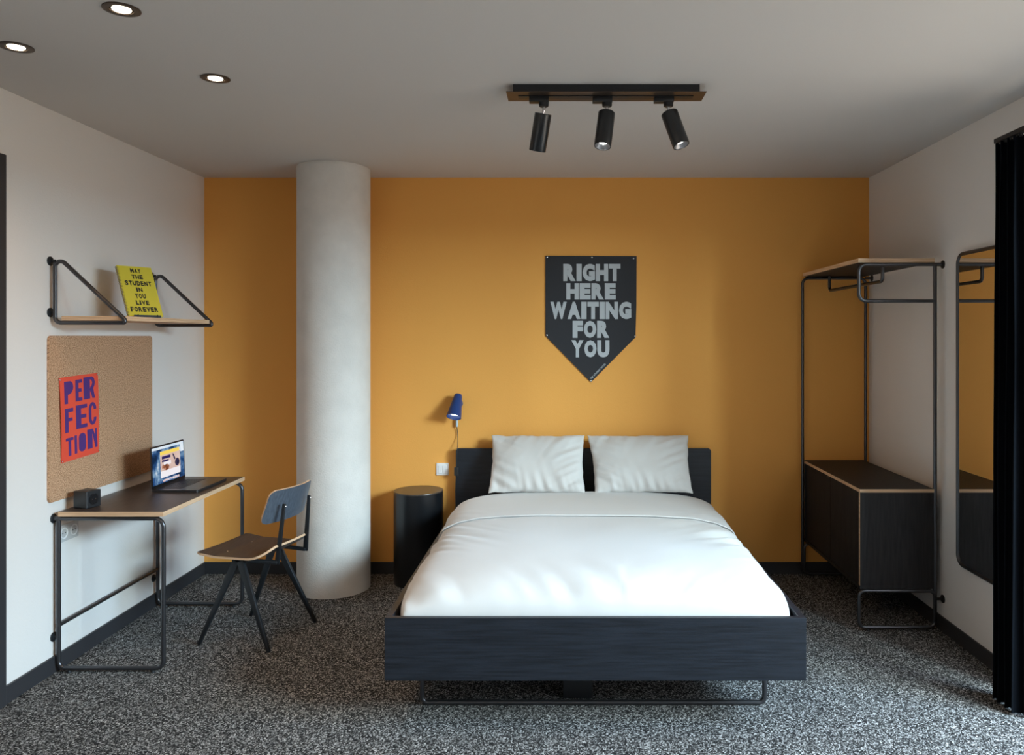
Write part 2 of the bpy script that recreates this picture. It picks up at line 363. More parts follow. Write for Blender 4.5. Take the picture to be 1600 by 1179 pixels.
# duvet
Y0D, Y1D = 3.165, 4.97
def nz(x, y, z=0.): return noise.noise(Vector((x, y, z)))
def duvet_pt(t, Y, lift=0.):
    """t in 0..1 across the bed"""
    d = Y-Y0D; q = min(max(d/.26, 0), 1); kf = (1-(1-q)**2.4)**(1/2.4)
    q2 = min(max(d/.12, 0), 1); ka = .955+.045*(1-(1-q2)**2)**.5
    a = .812*ka+lift*.8; zb = .30; z0 = .435; hh = (.158)*kf+lift
    hd = min(max((Y1D-Y)/.05, 0), 1); hh *= (.75+.25*math.sqrt(1-(1-hd)**2))
    if t < .1: x = -a; z = zb+(z0-zb)*t/.1; top = 0.
    elif t > .9: x = a; z = zb+(z0-zb)*(1-t)/.1; top = 0.
    else:
        ang = PI*(1-(t-.1)/.8); c, s = math.cos(ang), math.sin(ang)
        # even spacing of a super-ellipse
        n_ = 3.4; m_ = (abs(c)**n_+abs(s)**n_)**(-1/n_)
        x = a*c*m_; z = z0+hh*s*m_; top = s
    xr = x/.812
    # soft undulation
    dz = .006*nz(x*2.2, Y*2.0, 3.1)+.0035*nz(x*5, Y*4.5, 8)
    # folds rising from the footboard
    ff = math.exp(-max(d-.03, 0)/.085)*min(d/.05, 1)
    u = x*math.cos(.55)+Y*math.sin(.55) if x < .12 else x*math.cos(-.75)+Y*math.sin(-.75)
    dz += ff*.036*(nz(u*11, Y*1.0-x*.4, 1.7)-.25*abs(nz(u*17, Y*3, 5)))
    # folds dragged from the turned down edge along both sides
    sd = math.exp(-((abs(xr)-.93)/.25)**2)*math.exp(-((Y-4.05)/.34)**2)
    u2 = Y*1.0-abs(x)*.9
    dz += sd*.028*nz(u2*13, abs(x)*2.5, 9.3 if x > 0 else 2.2)
    sd2 = math.exp(-((abs(xr)-1)/.14)**2)
    x += (1 if x > 0 else -1)*sd2*(.010*nz(Y*6, z*4, 4.4+x)+.006*nz(Y*17, z*5, 6.6+x)*(1 if Y > 3.4 else .3))
    return Vector((BC+x, Y, max(z+dz*(1 if lift == 0 else .7)*(1 if (0.1 < t < .9) else 0), zb)))
def grid(bm, fn, nu, nv):
    g = [[bm.verts.new(fn(i/nu, j/nv)) for i in range(nu+1)] for j in range(nv+1)]
    for j in range(nv):
        for i in range(nu): bm.faces.new((g[j][i], g[j][i+1], g[j+1][i+1], g[j+1][i]))
    return g
dv = thing('duvet', (BC, 4.0, .45), 'smooth white duvet spread over the double bed with its top edge turned down', 'duvet')
bm = NB()
def fd(t, v):
    Y = Y0D+(Y1D-Y0D)*v**1.0
    return duvet_pt(t, Y)
g = grid(bm, fd, 220, 230)
for row in (g[0], g[-1]):    # close both ends down to the base
    low = [bm.verts.new((p.co.x, p.co.y, .295)) for p in row]
    for i in range(len(row)-1): bm.faces.new((row[i], row[i+1], low[i+1], low[i]))
link('duvet_cover', bm, 'cotton', dv, 'full')
bm = NB()
def fc(t, v):
    ye = 4.300+.012*nz(t*5, 2.2)+(.03*max(0, abs(t-.5)-.33)/.17)
    t2 = .06+.88*t
    if v < .08:       # rolled hem
        a = v/.08*PI; p = duvet_pt(t2, ye, .007-.0045*math.cos(a)); p.y += .007-.009*math.sin(a); return p
    vv = (v-.08)/.92; Y = ye+.007+(Y1D-.008-ye)*vv
    return duvet_pt(t2, Y, .0115+.004*min(vv*6, 1)+.003*min(vv*4, 1)*nz(t*6, vv*4, 7))
grid(bm, fc, 200, 80)
link('turned_down_edge', bm, 'cotton', dv, 'full')

def pillow(name, cx, w_, hgt, seed, label, skew=0.):
    ybot, ytop, zbot = 4.90, 5.135, .603
    ax = Vector((0, ytop-ybot, hgt)); L = ax.length; ay = ax/L; nn = Vector((1, 0, 0)).cross(ay)  # nn points to camera/up? 
    if nn.y > 0: nn = -nn
    th = .072; org = Vector((cx, ybot, zbot)); bm = NB(); NU, NV = 90, 64; rows = {}
    for sgn in (1, -1):
        for j in range(NV+1):
            for i in range(NU+1):
                if (i in (0, NU) or j in (0, NV)) and sgn == -1: rows[(sgn, i, j)] = rows[(1, i, j)]; continue
                u = -1+2*i/NU; v = -1+2*j/NV
                u = math.copysign(1-(1-abs(u))**1.25, u) if abs(u) < 1 else u; v = math.copysign(1-(1-abs(v))**1.25, v) if abs(v) < 1 else v
                k = ((1-abs(u)**2.6)*(1-abs(v)**2.6))
                k = max(k, 0)**.55
                X = u*w_/2*(1-.045*(1-v*v)); V = (v*(1-.04*(1-abs(u)**3))+1)/2*L
                X += skew*(1-v)*.5*w_*(1 if u < 0 else -.2)*abs(u)
                # gathers along the bottom seam, creases near the corners
                g_ = .022*math.exp(-(v+1)/.38)*nz(u*8+seed+v*1.5, v*1.1, seed)+.014*math.exp(-(1-v)/.5)*nz(u*6-v*2.2, v, seed+4)
                g_ += .009*nz(u*1.7+seed, v*1.9, 2*seed)+.012*math.exp(-((abs(u)-.75)/.3)**2)*nz((u*.8-v*math.copysign(1, u))*5, seed, 3)
                g_ *= min(1, k*2.2)
                D = sgn*th*k+g_
                if sgn == -1: D = -th*k*.55
                # sag : lower half fatter
                D *= 1+.18*(-v)
                X += .004*nz(v*5, seed, u)*abs(u)**6; V += (.006*nz(u*4, seed)+.003*nz(u*11, seed))*abs(v)**4
                rows[(sgn, i, j)] = bm.verts.new(org+Vector((X, 0, 0))+ay*V+nn*D)
        for j in range(NV):
            for i in range(NU):
                q = [rows[(sgn, i, j)], rows[(sgn, i+1, j)], rows[(sgn, i+1, j+1)], rows[(sgn, i, j+1)]]
                bm.faces.new(q)
    o = link(name, bm, 'pillow', None, 'full', origin=(cx, ybot, zbot))
    return tag(o, label, 'pillow', 'pillows against the headboard')
pillow('pillow', -.178, .608, .335, 3.3, 'pale grey pillow on the bed beside the blue wall lamp')
pillow('pillow', .478, .665, .335, 11.7, 'wider pale grey pillow on the side of the bed nearer the clothes rack', skew=.06)

# ------------------------------------------------------------------ bedside table
bt = thing('bedside_table', (-.95, 5.06, 0), 'tall black cylindrical bedside table between pillar and bed', 'side table')
bm = NB(); lathe(bm, (-.95, 5.06, 0), (0, 0, 1), [(0, 0), (0, .156), (.003, .158), (.584, .158), (.584, 0)], seg=72); link('body', bm, 'black_gloss', bt, True)
bm = NB(); lathe(bm, (-.95, 5.06, 0), (0, 0, 1), [(.5845, 0), (.5845, .158), (.590, .158), (.592, .1565), (.592, 0)], seg=72); link('table_top', bm, mat('matt taupe black top', (.055, .040, .030), .32), bt, True)

# ------------------------------------------------------------------ wall lamp with cord
YW = YB; s0 = 233.2
def wx(x): return (x-883)/s0
def wz(y): return HC-(y-526.5)/s0
wl = thing('wall_lamp', (wx(715), YW, wz(640)), 'small lit wall lamp with dark blue cone shade above the headboard end', 'lamp')
ax = Vector((-.022, -.085, -.155)).normalized(); top = Vector((wx(717.5), YW-.055, wz(618)))
sh = link('lamp_shade', lathe(NB(), top, ax, [(-.012, .0), (-.012, .022), (-.004, .027), (.02, .030), (.15, .050), (.15, .047), (.03, .027), (.03, 0)], seg=40), 'blue', wl, True)
bm = NB(); lathe(bm, top, ax, [(.120, 0), (.120, .036), (.124, .037), (.127, .030), (.129, 0)], seg=32); link('bulb', bm, 'bulb', wl, True)
bm = NB(); lathe(bm, (wx(717), YW, wz(630)), (0, -1, 0), [(0, 0), (0, .028), (.018, .028), (.02, .024), (.02, 0)], seg=32)
sweep(bm, [(wx(717), YW-.015, wz(630)), (wx(717), YW-.06, wz(627))], .009, seg=12); link('wall_mount', bm, 'blue', wl, True)
bm = NB(); lathe(bm, (wx(714.5), YW-.02, wz(655)), (0, 0, -1), [(-.03, 0), (-.03, .008), (.045, .0085), (.047, .006), (.047, 0)], seg=20); link('cord_holder', bm, 'pale_blue', wl, True)
bm = NB(); cp = [(wx(714), YW-.02, wz(664)), (wx(715.5), YW-.012, wz(680)), (wx(716.5), YW-.05, wz(696)), (wx(716), YW-.068, wz(702)), (wx(715.5), YW-.068, wz(730)), (wx(714), YW-.068, wz(760)), (wx(713), YW-.065, wz(800)), (wx(712.8), YW-.04, .02)]
cp2 = []
for i in range(len(cp)-1):
    p0 = Vector(cp[max(i-1, 0)]); p1 = Vector(cp[i]); p2 = Vector(cp[i+1]); p3 = Vector(cp[min(i+2, len(cp)-1)])
    for k in range(6):
        t = k/6; cp2.append(.5*((2*p1)+(p2-p0)*t+(2*p0-5*p1+4*p2-p3)*t*t+(3*p1-p0-3*p2+p3)*t**3))
cp2.append(Vector(cp[-1])); sweep(bm, cp2, .0025, seg=8); link('cord', bm, 'black_plastic', wl, True)
link('cord_switch', box(NB(), wx(712), wx(718.5), YW-.078, YW-.058, wz(740), wz(727), .003), 'black_plastic', wl)
lamp('wall_lamp_light', 'SPOT', tuple(top+ax*.135), 4, (.85, .93, 1), spot_size=2.0, spot_blend=.6, shadow_soft_size=.03, aim=ax)

# ------------------------------------------------------------------ light switch
ls = thing('light_switch', (wx(691.5), YW, wz(732.5)), 'white double light switch on the ochre wall above the bedside table', 'switch')
link('switch_frame', box(NB(), wx(682), wx(701), YW-.008, YW, wz(742), wz(723), .002), 'white_plastic', ls)
for a, b2 in ((685, 691.2), (691.8, 698)): link('rocker', box(NB(), wx(a), wx(b2), YW-.012, YW-.008, wz(739), wz(726), .0012), 'white_plastic', ls)

# ------------------------------------------------------------------ banner
bn = thing('wall_banner', (wx(923), YW, wz(480)), 'charcoal pennant banner with grey capitals pinned on the ochre wall above the pillows', 'banner')
bm = NB()
def bx_(cx): return wx(820+cx/5.125)
def bz_(cy): return wz(380+cy/5.125)
P = [(bx_(165), bz_(100)), (bx_(895), bz_(103)), (bx_(893), bz_(500)), (bx_(886), bz_(752)), (bx_(529), bz_(1112)), (bx_(166), bz_(740))]
outline(bm, P, (1, 0, 0), (0, 0, 1), (0, YW-.006, 0), .0025); link('cloth', bm, 'banner', bn)
bm = NB()
for t_, r_ in (('RIGHT', (308, 765, 165, 303)), ('HERE', (332, 728, 320, 450)), ('WAITING', (205, 852, 468, 606)), ('FOR', (383, 677, 620, 756)), ('YOU', (373, 677, 775, 912))):
    words(bm, t_, (bx_(r_[0]), bx_(r_[1]), bz_(r_[3]), bz_(r_[2])), (1, 0, 0), (0, 0, 1), (0, YW-.0086, 0), .0008)
link('lettering', bm, 'banner_ink', bn)
bm = NB(); d_ = Vector((bx_(650)-bx_(530), 0, bz_(975)-bz_(1098))); L_ = d_.length; dn = d_/L_; up = Vector((-dn.z, 0, dn.x))
words(bm, 'THE STUDENT HOTEL', (0, L_, 0, .011), dn, up, (bx_(530), YW-.0086, bz_(1090)), .0005, bold=.02); link('small_lettering', bm, 'banner_ink', bn)
for q in ((180, 112), (537, 113), (870, 122), (177, 735), (882, 743), (528, 1100)): pin(bn, (bx_(q[0]), YW-.0085, bz_(q[1])), (0, -1, 0), .0055)

# ------------------------------------------------------------------ desk
dk = thing('desk', (-2.14, 4.13, 0), 'small wall desk with dark brown top on looped graphite tube legs under the cork board', 'desk')
YD0, YD1 = 3.675, 4.588
bm = NB(); box(bm, -2.385, -1.889, 3.672, 4.604, .7377, .7606, .0012); side_mats(bm); link('desktop', bm, ['laminate', 'ply'], dk)
def flange(bm, x, y, z, sx):   # wall plate at x, pointing sx
    lathe(bm, (x+sx*.0006, y, z), (sx, 0, 0), [(0, 0), (0, .022), (.004, .022), (.008, .013), (.008, 0)], seg=24)
for yy in (YD0+.012, YD1-.004):
    bm = NB(); xl, xr = -2.392, -1.896
    tube(bm, [(xl, yy, .7265), (xl, yy, .0205), (xr, yy, .0205), (xr, yy, .7265), (XL+.004, yy, .7265)], .0102, [0, .034, .034, .042, 0]); link('leg_loop', bm, 'tube', dk, True)
    for z_ in (.7265, .168):
        bm = NB(); flange(bm, XL, yy, z_, 1); sweep(bm, [(XL+.003, yy, z_), (xl, yy, z_)], .0075); link('wall_fixing', bm, 'black_metal', dk, True)
    for x_ in (xl+.05, xr-.05):
        bm = NB(); lathe(bm, (x_, yy, 0), (0, 0, 1), [(0, 0), (0, .009), (.0125, .007), (.0125, 0)], seg=16); link('glide', bm, 'black_plastic', dk, True)
bm = NB(); sweep(bm, [(-2.392, YD0+.012, .222), (-2.392, YD1-.004, .222)], .0095); link('crossbar', bm, 'tube', dk, True)

# socket on the wall below the desk
so = thing('wall_socket', (XL, 3.79, .64), 'grey double power socket on the white wall under the desk', 'socket')
link('socket_plate', box(NB(), XL, XL+.009, 3.715, 3.867, .599, .681, .002), 'grey_plastic', so)
for yy in (3.753, 3.829):
    bm = NB(); lathe(bm, (XL+.0095, yy, .64), (1, 0, 0), [(0, .021), (.003, .0235), (.003, .027), (0, .028)], seg=28); k = link('socket_ring', bm, 'white_plastic', so, True)
    bm = NB(); lathe(bm, (XL+.0092, yy, .64), (1, 0, 0), [(0, 0), (0, .021), (.0006, .021), (.0006, 0)], seg=28); k = link('socket_well', bm, 'grey_plastic', so, True)
    for dy in (-.0095, .0095):
        bm = NB(); lathe(bm, (XL+.0099, yy+dy, .64), (1, 0, 0), [(0, 0), (0, .003), (.0008, .003), (.0008, 0)], seg=12); link('pin_hole', bm, 'ink', k, True)

# ------------------------------------------------------------------ power cube
pc = thing('power_cube', (-2.285, 3.726, .7606), 'small black cube power socket on the near corner of the desk', 'power strip')
th = math.radians(16); c_ = Vector((-2.285, 3.728, .7606)); e1 = Vector((-math.cos(th), math.sin(th), 0)); e2 = Vector((math.sin(th), math.cos(th), 0)); S = .082
bm = NB(); box(bm, 0, S, 0, S, .001, S+.001, .004)
for v in bm.verts: v.co = c_+e1*v.co.x+e2*v.co.y+Vector((0, 0, v.co.z))
link('cube_body', bm, 'black_plastic', pc)
def sock(o_, nrm, tang):
    o_ = Vector(o_); nrm = Vector(nrm).normalized()
    bm = NB(); lathe(bm, o_+nrm*.0002, nrm, [(0, 0), (0, .027), (.0015, .027), (.0015, .0225), (.0004, .0215), (.0004, 0)], seg=30); k = link('socket_face', bm, 'black_gloss', pc, True)
    for d_ in (-.0095, .0095):
        bm = NB(); lathe(bm, o_+Vector(tang)*d_+nrm*.0007, nrm, [(0, 0), (0, .0026), (.0008, .0026), (.0008, 0)], seg=10); link('contact', bm, 'chrome', k, True)
nR = -e1; sock(c_+e2*S/2+Vector((0, 0, S/2)), nR, e2)
sock(c_+e1*S/2+e2*S/2+Vector((0, 0, S+.001)), (0, 0, 1), e2)

# ------------------------------------------------------------------ laptop
lx0, lx1, ly0, ly1, lz = -2.188, -1.942, 4.128, 4.486, .7612
lp = thing('laptop', (-2.06, 4.31, lz), 'open dark grey laptop with lit screen on the far half of the desk', 'laptop')
bm = NB(); outline(bm, rrect(lx0, lx1, ly0, ly1, .012), (1, 0, 0), (0, 1, 0), (0, 0, lz), .013); link('laptop_base', bm, 'laptop', lp)
kb = link('keyboard_deck', box(NB(), lx0+.030, lx0+.140, ly0+.035, ly1-.035, lz+.0128, lz+.0134), 'keys', lp)
rows_ = [14, 14, 13, 12, 12]
bm = NB()
for r_i, n_ in enumerate(rows_):
    xa = lx0+.034+r_i*.0208; wk = (ly1-ly0-.078)/n_
    for k in range(n_): box(bm, xa, xa+.0178, ly0+.039+k*wk, ly0+.039+(k+1)*wk-.0028, lz+.0134, lz+.0143)
k_ = link('keys', bm, 'keys', kb); k_['kind'] = 'stuff'
link('touchpad', box(NB(), lx0+.150, lx0+.235, (ly0+ly1)/2-.07, (ly0+ly1)/2+.07, lz+.0130, lz+.0133), 'laptop', lp)
# lid: frame o, ex along +Y, ey up and slightly back
tl = math.radians(2.5); ey = Vector((-math.sin(tl), 0, math.cos(tl))); ex = Vector((0, 1, 0)); nl = ex.cross(ey)
ol = Vector((lx0+.006, ly0, lz+.014)); LW = ly1-ly0; LH = .222
bm = NB(); outline(bm, rrect(0, LW, 0, LH, .010), ex, ey, ol-nl*.005, .005); lid = link('laptop_lid', bm, 'laptop', lp)
bm = NB(); outline(bm, rrect(.001, LW-.001, .001, LH-.001, .009), ex, ey, ol, .0008); link('screen_bezel', bm, 'black_gloss', lid)
def scr(name, x0, x1, y0, y1, m_, lev=1, parent=None):
    bm = NB(); W0, H0 = LW-.016, LH-.024
    outline(bm, [(.008+x0*W0, .016+y0*H0), (.008+x1*W0, .016+y0*H0), (.008+x1*W0, .016+y1*H0), (.008+x0*W0, .016+y1*H0)], ex, ey, ol+nl*(.0008+lev*.0001), .0001)
    return link(name, bm, m_, lid)
scr('screen', 0, 1, 0, 1, 'scr_bg', 0)
scr('screen_sky', 0, 1, .93, 1, 'scr_sky', 1); scr('screen_sky', .88, 1, .72, .93, 'scr_sky', 1)
scr('screen_page', .24, .87, .14, .86, 'scr_white', 1)
scr('screen_banner', .24, .85, .76, .86, 'scr_yellow', 2)
scr('screen_picture', .24, .87, .32, .76, 'scr_blush', 2)
scr('screen_headline', .29, .56, .64, .72, 'scr_text', 3); scr('screen_headline', .29, .5, .56, .61, 'scr_text', 3); scr('screen_caption', .34, .57, .46, .555, 'scr_white', 3)
bm = NB()
def ell(cx, cy, rx, ry, n=18): return [(cx+rx*math.cos(2*PI*k/n), cy+ry*math.sin(2*PI*k/n)) for k in range(n)]
def spt(pl, W0=LW-.016, H0=LH-.024): return [(.008+a*W0, .016+b*H0) for a, b in pl]
bm = NB(); outline(bm, spt(ell(.42, .40, .09, .085)), ex, ey, ol+nl*.0013, .0001); outline(bm, spt(ell(.33, .43, .05, .06)), ex, ey, ol+nl*.0013, .0001); link('picture_patch', bm, 'scr_brown', lid)
bm = NB(); outline(bm, spt(ell(.77, .46, .075, .11)), ex, ey, ol+nl*.0013, .0001); outline(bm, spt([(.62, .72), (.66, .72), (.72, .56), (.68, .54)]), ex, ey, ol+nl*.0013, .0001); link('picture_patch', bm, 'scr_dark', lid)
scr('screen_icons', .30, .82, .025, .085, 'scr_icon', 2)
bm = NB(); sweep(bm, [(lx0+.004, ly0+.03, lz+.0125), (lx0+.004, ly1-.03, lz+.0125)], .0045); link('hinge', bm, 'black_plastic', lp, True)

# ------------------------------------------------------------------ cork board and poster
cb = link('cork_board', outline(NB(), rrect(3.642, 4.552, .806, 1.589, .022), (0, 1, 0), (0, 0, 1), (XL+.001, 0, 0), .010), 'cork', origin=(XL, 4.1, 1.2))
tag(cb, 'large cork pin board with rounded corners on the white wall above the desk', 'pin board')
XP = XL+.0115
po = thing('poster', (XP, 3.87, 1.19), 'red poster with purple block letters pinned on the cork board', 'poster')
PQ = [(3.724, .979), (4.029, .990), (4.017, 1.399), (3.708, 1.388)]    # bl br tr tl  (y,z)
bm = NB(); NN = 14; g = []
def pq(u, v):
    a = Vector(PQ[0]).lerp(Vector(PQ[1]), u); b = Vector(PQ[3]).lerp(Vector(PQ[2]), u); return a.lerp(b, v)
for lay in (0, 1):
    gg = []
    for j in range(NN+1):
        row = []
        for i in range(NN+1):
            u, v = i/NN, j/NN; q = pq(u, v); e_ = .0015+.006*math.exp(-min(u, 1-u)/.05)*math.sin(v*PI)**.5*(1 if u < .5 else .4)
            row.append(bm.verts.new((XP+e_+lay*.0004, q[0], q[1])))
        gg.append(row)
    for j in range(NN):
        for i in range(NN): bm.faces.new((gg[j][i], gg[j][i+1], gg[j+1][i+1], gg[j+1][i]))
    g.append(gg)
rim = lambda gg: [gg[0][i] for i in range(NN)]+[gg[j][NN] for j in range(NN)]+[gg[NN][NN-i] for i in range(NN)]+[gg[NN-j][0] for j in range(NN)]
ra, rb = rim(g[0]), rim(g[1])
for k in range(len(ra)): bm.faces.new((ra[k], ra[(k+1) % len(ra)], rb[(k+1) % len(ra)], rb[k]))
link('paper_sheet', bm, 'red', po, True)
def ellp(cx, cy, rx, ry, n=20, a0=0, a1=360): return [(cx+rx*math.cos(math.radians(a0+(a1-a0)*k/n)), cy+ry*math.sin(math.radians(a0+(a1-a0)*k/n))) for k in range(n+(0 if a1-a0 == 360 else 1))]
R_ = lambda a, b, c, d: [(a, c), (b, c), (b, d), (a, d)]
GL = {
 'P': [[(0, 0), (.38, 0), (.38, .40), (.5, .40), (.8, .48), (.97, .62), (1, .75), (.93, .9), (.72, 1), (0, 1)]],
 'E': [R_(0, .45, 0, 1), R_(.45, 1, 0, .16), R_(.45, .92, .42, .58), R_(.45, 1, .84, 1)],
 'R': [R_(0, .56, 0, 1), [(.56, 1), (.56, .88), (.70, .84), (.78, .72), (.72, .60), (.60, .52), (.56, .40), (.78, 0), (1, 0), (.85, .46), (.97, .58), (1, .75), (.92, .92), (.76, 1)]],
 'F': [R_(0, .42, 0, 1), R_(.42, 1, .84, 1), R_(.42, .9, .46, .60)],
 'C': [ellp(.5, .68, .5, .32, 14, 0, 180)+ellp(.5, .68, .16, .17, 8, 180, 0), R_(0, .34, .3, .68), ellp(.5, .32, .5, .32, 14, 180, 360)+ellp(.5, .32, .16, .17, 8, 360, 180), ],
 'T': [R_(.34, .68, 0, .84), R_(0, 1, .84, 1)], 'I': [R_(0, 1, 0, 1)],
 'O': [ellp(.5, .78, .5, .22, 14, 0, 180)+ellp(.5, .22, .5, .22, 14, 180, 360)],
 'N': [R_(0, .5, 0, 1), [(.5, .78), (.76, .1), (.76, 0), (1, 0), (1, 1), (.78, 1), (.78, .62), (.56, 1), (.5, 1)]],
}
bm = NB()
def glyph(ch, u0, u1, v0, v1):
    for pl in GL[ch]:
        pts = []
        for a, b in pl:
            q = pq(u0+(u1-u0)*a, v0+(v1-v0)*b); pts.append((q[0], q[1]))
        outline(bm, pts, (0, 1, 0), (0, 0, 1), (XP+.0021, 0, 0), .0006)
for ch, *r_ in (('P', .12, .345, .68, .945), ('E', .40, .57, .69, .95), ('R', .61, .91, .695, .965),
               ('F', .12, .33, .34, .625), ('E', .40, .69, .355, .64), ('C', .735, .94, .365, .645),
               ('T', .13, .32, .06, .275), ('I', .35, .41, .065, .285), ('O', .46, .64, .07, .295), ('N', .685, .955, .075, .315)):
    glyph(ch, *r_)
link('lettering', bm, 'purple', po)
for u, v in ((.02, .975), (.985, .03), (.03, .02), (.97, .98)):
    q = pq(u, v); pin(po, (XP+.004, q[0], q[1]), (1, 0, 0), .004)

# ------------------------------------------------------------------ wall shelf
shf = thing('wall_shelf', (XL, 4.1, 1.65), 'plywood wall shelf carried by two triangular tube brackets above the cork board', 'shelf')
bm = NB(); box(bm, -2.366, -2.074, 3.668, 4.566, 1.660, 1.681, .001); side_mats(bm, 1, 0); link('shelf_board', bm, ['ply', 'ply'], shf)
for yy in (3.664, 4.562):
    bm = NB(); xv = -2.393
    tube(bm, [(xv, yy, 1.80), (xv, yy, 1.6496), (-2.066, yy, 1.6496), (-2.066, yy, 1.665), (xv, yy, 1.972), (xv, yy, 1.80)], .0098, [0, .028, .03, .018, .026, 0]); b_ = link('bracket', bm, 'tube', shf, True)
    for z_ in (1.939, 1.6976):
        bm = NB(); flange(bm, XL, yy, z_, 1); sweep(bm, [(XL+.003, yy, z_), (xv, yy, z_)], .0075); link('wall_fixing', bm, 'black_metal', b_, True)

# book leaning on a stand
bl, br = Vector((-2.18, 3.90, 1.684)), Vector((-2.084, 4.05, 1.684)); exb = (br-bl).normalized(); BW = (br-bl).length; nb = Vector((exb.y, -exb.x, 0))
lean = .118; top_z = 1.944; eyb = (Vector((0, 0, top_z-1.684))-nb*lean); BHt = eyb.length; eyb.normalize(); nf = exb.cross(eyb).normalized()
if nf.dot(nb) < 0: nf = -nf
bo = thing('book', tuple((bl+br)/2), 'yellow spiral-bound book with black slogan propped on the wall shelf', 'book')
def bframe(d): return bl+Vector((0, 0, .003))+nf*d
bm = NB(); outline(bm, [(0, 0), (BW, 0), (BW, BHt), (0, BHt)], exb, eyb, bframe(0), .0012); link('front_cover', bm, 'yellow', bo)
bm = NB(); outline(bm, [(.003, .002), (BW-.003, .002), (BW-.003, BHt-.002), (.003, BHt-.002)], exb, eyb, bframe(-.009), .0088); link('pages', bm, 'paper', bo)
bm = NB(); outline(bm, [(0, 0), (BW, 0), (BW, BHt), (0, BHt)], exb, eyb, bframe(-.0105), .0012); link('back_cover', bm, 'yellow', bo)
bm = NB(); nr = 34
for k in range(nr):
    c = bframe(-.0045)+exb*.002+eyb*(.008+(BHt-.016)*k/(nr-1)); pts = [c+exb*math.cos(a)*.0065+nf*math.sin(a)*.0085 for a in [2*PI*j/10 for j in range(10)]]
    sweep(bm, pts, .0007, closed=True, seg=5)
sp = link('spiral_binding', bm, 'black_metal', bo); sp['kind'] = 'stuff'
bm = NB()
for t_, a, b2, c0, c1 in (('MAY', .36, .66, .87, .955), ('THE', .36, .68, .745, .83), ('STUDENT', .12, .885, .61, .705), ('IN', .40, .58, .485, .575), ('YOU', .32, .63, .355, .45), ('LIVE', .30, .68, .225, .315), ('FOREVER', .10, .89, .09, .185)):
    words(bm, t_, (a*BW, b2*BW, c0*BHt, c1*BHt), exb, eyb, bframe(.0013), .0004, bold=.055, gap=.16)
link('lettering', bm, 'ink', bo)
st = thing('book_stand', tuple((bl+br)/2-nb*.05), 'black wire stand behind the yellow book on the shelf', 'stand')
bm = NB()
for u in (.22, .78):
    a = bl+exb*BW*u; tube(bm, [a+nb*.016+Vector((0, 0, .012)), a+nb*.016+Vector((0, 0, 0)), a-nb*.018, a-nb*.0235+(eyb*.2)], .0024, .004, seg=8)
sweep(bm, [bl+exb*BW*.22-nb*.0235+eyb*.2, bl+exb*BW*.78-nb*.0235+eyb*.2], .0024, seg=8)
mid = bl+exb*BW*.5; tube(bm, [mid-nb*.0235+eyb*.2, mid-nb*.145+Vector((0, 0, -.0005))], .0024, seg=8)
link('wire_frame', bm, 'black_metal', st, True)
link('ledge', outline(NB(), [(.02, 0), (BW-.02, 0), (BW-.02, .012), (.02, .012)], exb, Vector((0, 0, 1)), bl+nb*.012-Vector((0, 0, .002)), .002), 'black_metal', st)

# ------------------------------------------------------------------ chair
cu_ = Vector((-1.632, 4.168, 0)); al = math.radians(14); U = Vector((-math.cos(al), math.sin(al), 0)); V = Vector((math.sin(al), math.cos(al), 0))
def ch(f, l, z): return cu_+U*f+V*l+Vector((0, 0, z))
co = thing('desk_chair', tuple(cu_), 'school-style chair with dark ply seat, grey-blue backrest and black compass legs at the desk', 'chair')
for sd_ in (-1, 1):
    apex = (0.01, .158*sd_, .432)
    for ft in ((.205, .212*sd_, 0.004), (-.205, .212*sd_, 0.004)):
        bm = NB(); top_ = ch(apex[0]+(.012 if ft[0] > 0 else -.012), apex[1], apex[2]); bar(bm, top_, ch(*ft), .040, .017, .018, U); link('leg', bm, 'black_metal', co, True)
    bm = NB(); bar(bm, ch(.05, .150*sd_, .434), ch(-.20, .128*sd_, .430), .024, .022, .018, V); link('seat_rail', bm, 'black_metal', co, True)
    bm = NB(); bar(bm, ch(-.195, .128*sd_, .422), ch(-.226, .113*sd_, .728), .026, .016, .012, U); pst = link('back_post', bm, 'black_metal', co, True)
    bm = NB(); lathe(bm, ch(-.230, .113*sd_, .715), -U, [(-.004, 0), (-.004, .0045), (.006, .0045), (.0085, .002), (.0085, 0)], seg=12); link('bolt', bm, 'chrome', pst, True)
bm = NB(); bar(bm, ch(.0, -.15, .430), ch(.0, .15, .430), .03, .03, .012, U); link('cross_rail', bm, 'black_metal', co, True)
# seat : curved ply
def sheet(fn, nu, nv, th_, nrmfn):
    bm = NB(); A = {}; B = {}
    for j in range(nv+1):
        for i in range(nu+1):
            p, nn = fn(i/nu, j/nv); A[i, j] = bm.verts.new(p+nn*th_/2); B[i, j] = bm.verts.new(p-nn*th_/2)
    for j in range(nv):
        for i in range(nu):
            bm.faces.new((A[i, j], A[i+1, j], A[i+1, j+1], A[i, j+1])); bm.faces.new((B[i, j], B[i, j+1], B[i+1, j+1], B[i+1, j]))
    ring = [(i, 0) for i in range(nu)]+[(nu, j) for j in range(nv)]+[(nu-i, nv) for i in range(nu)]+[(0, nv-j) for j in range(nv)]
    for k in range(len(ring)):
        a, b = ring[k], ring[(k+1) % len(ring)]; f = bm.faces.new((A[a], A[b], B[b], B[a])); f.material_index = 1
    return bm
def seat_z(f): # forward coordinate -> height
    z = .4555
    if f > .12: z += .014*((f-.12)/.11)**1.0
    if f < -.06: z += .060*((-.06-f)/.14)**2.1
    return z
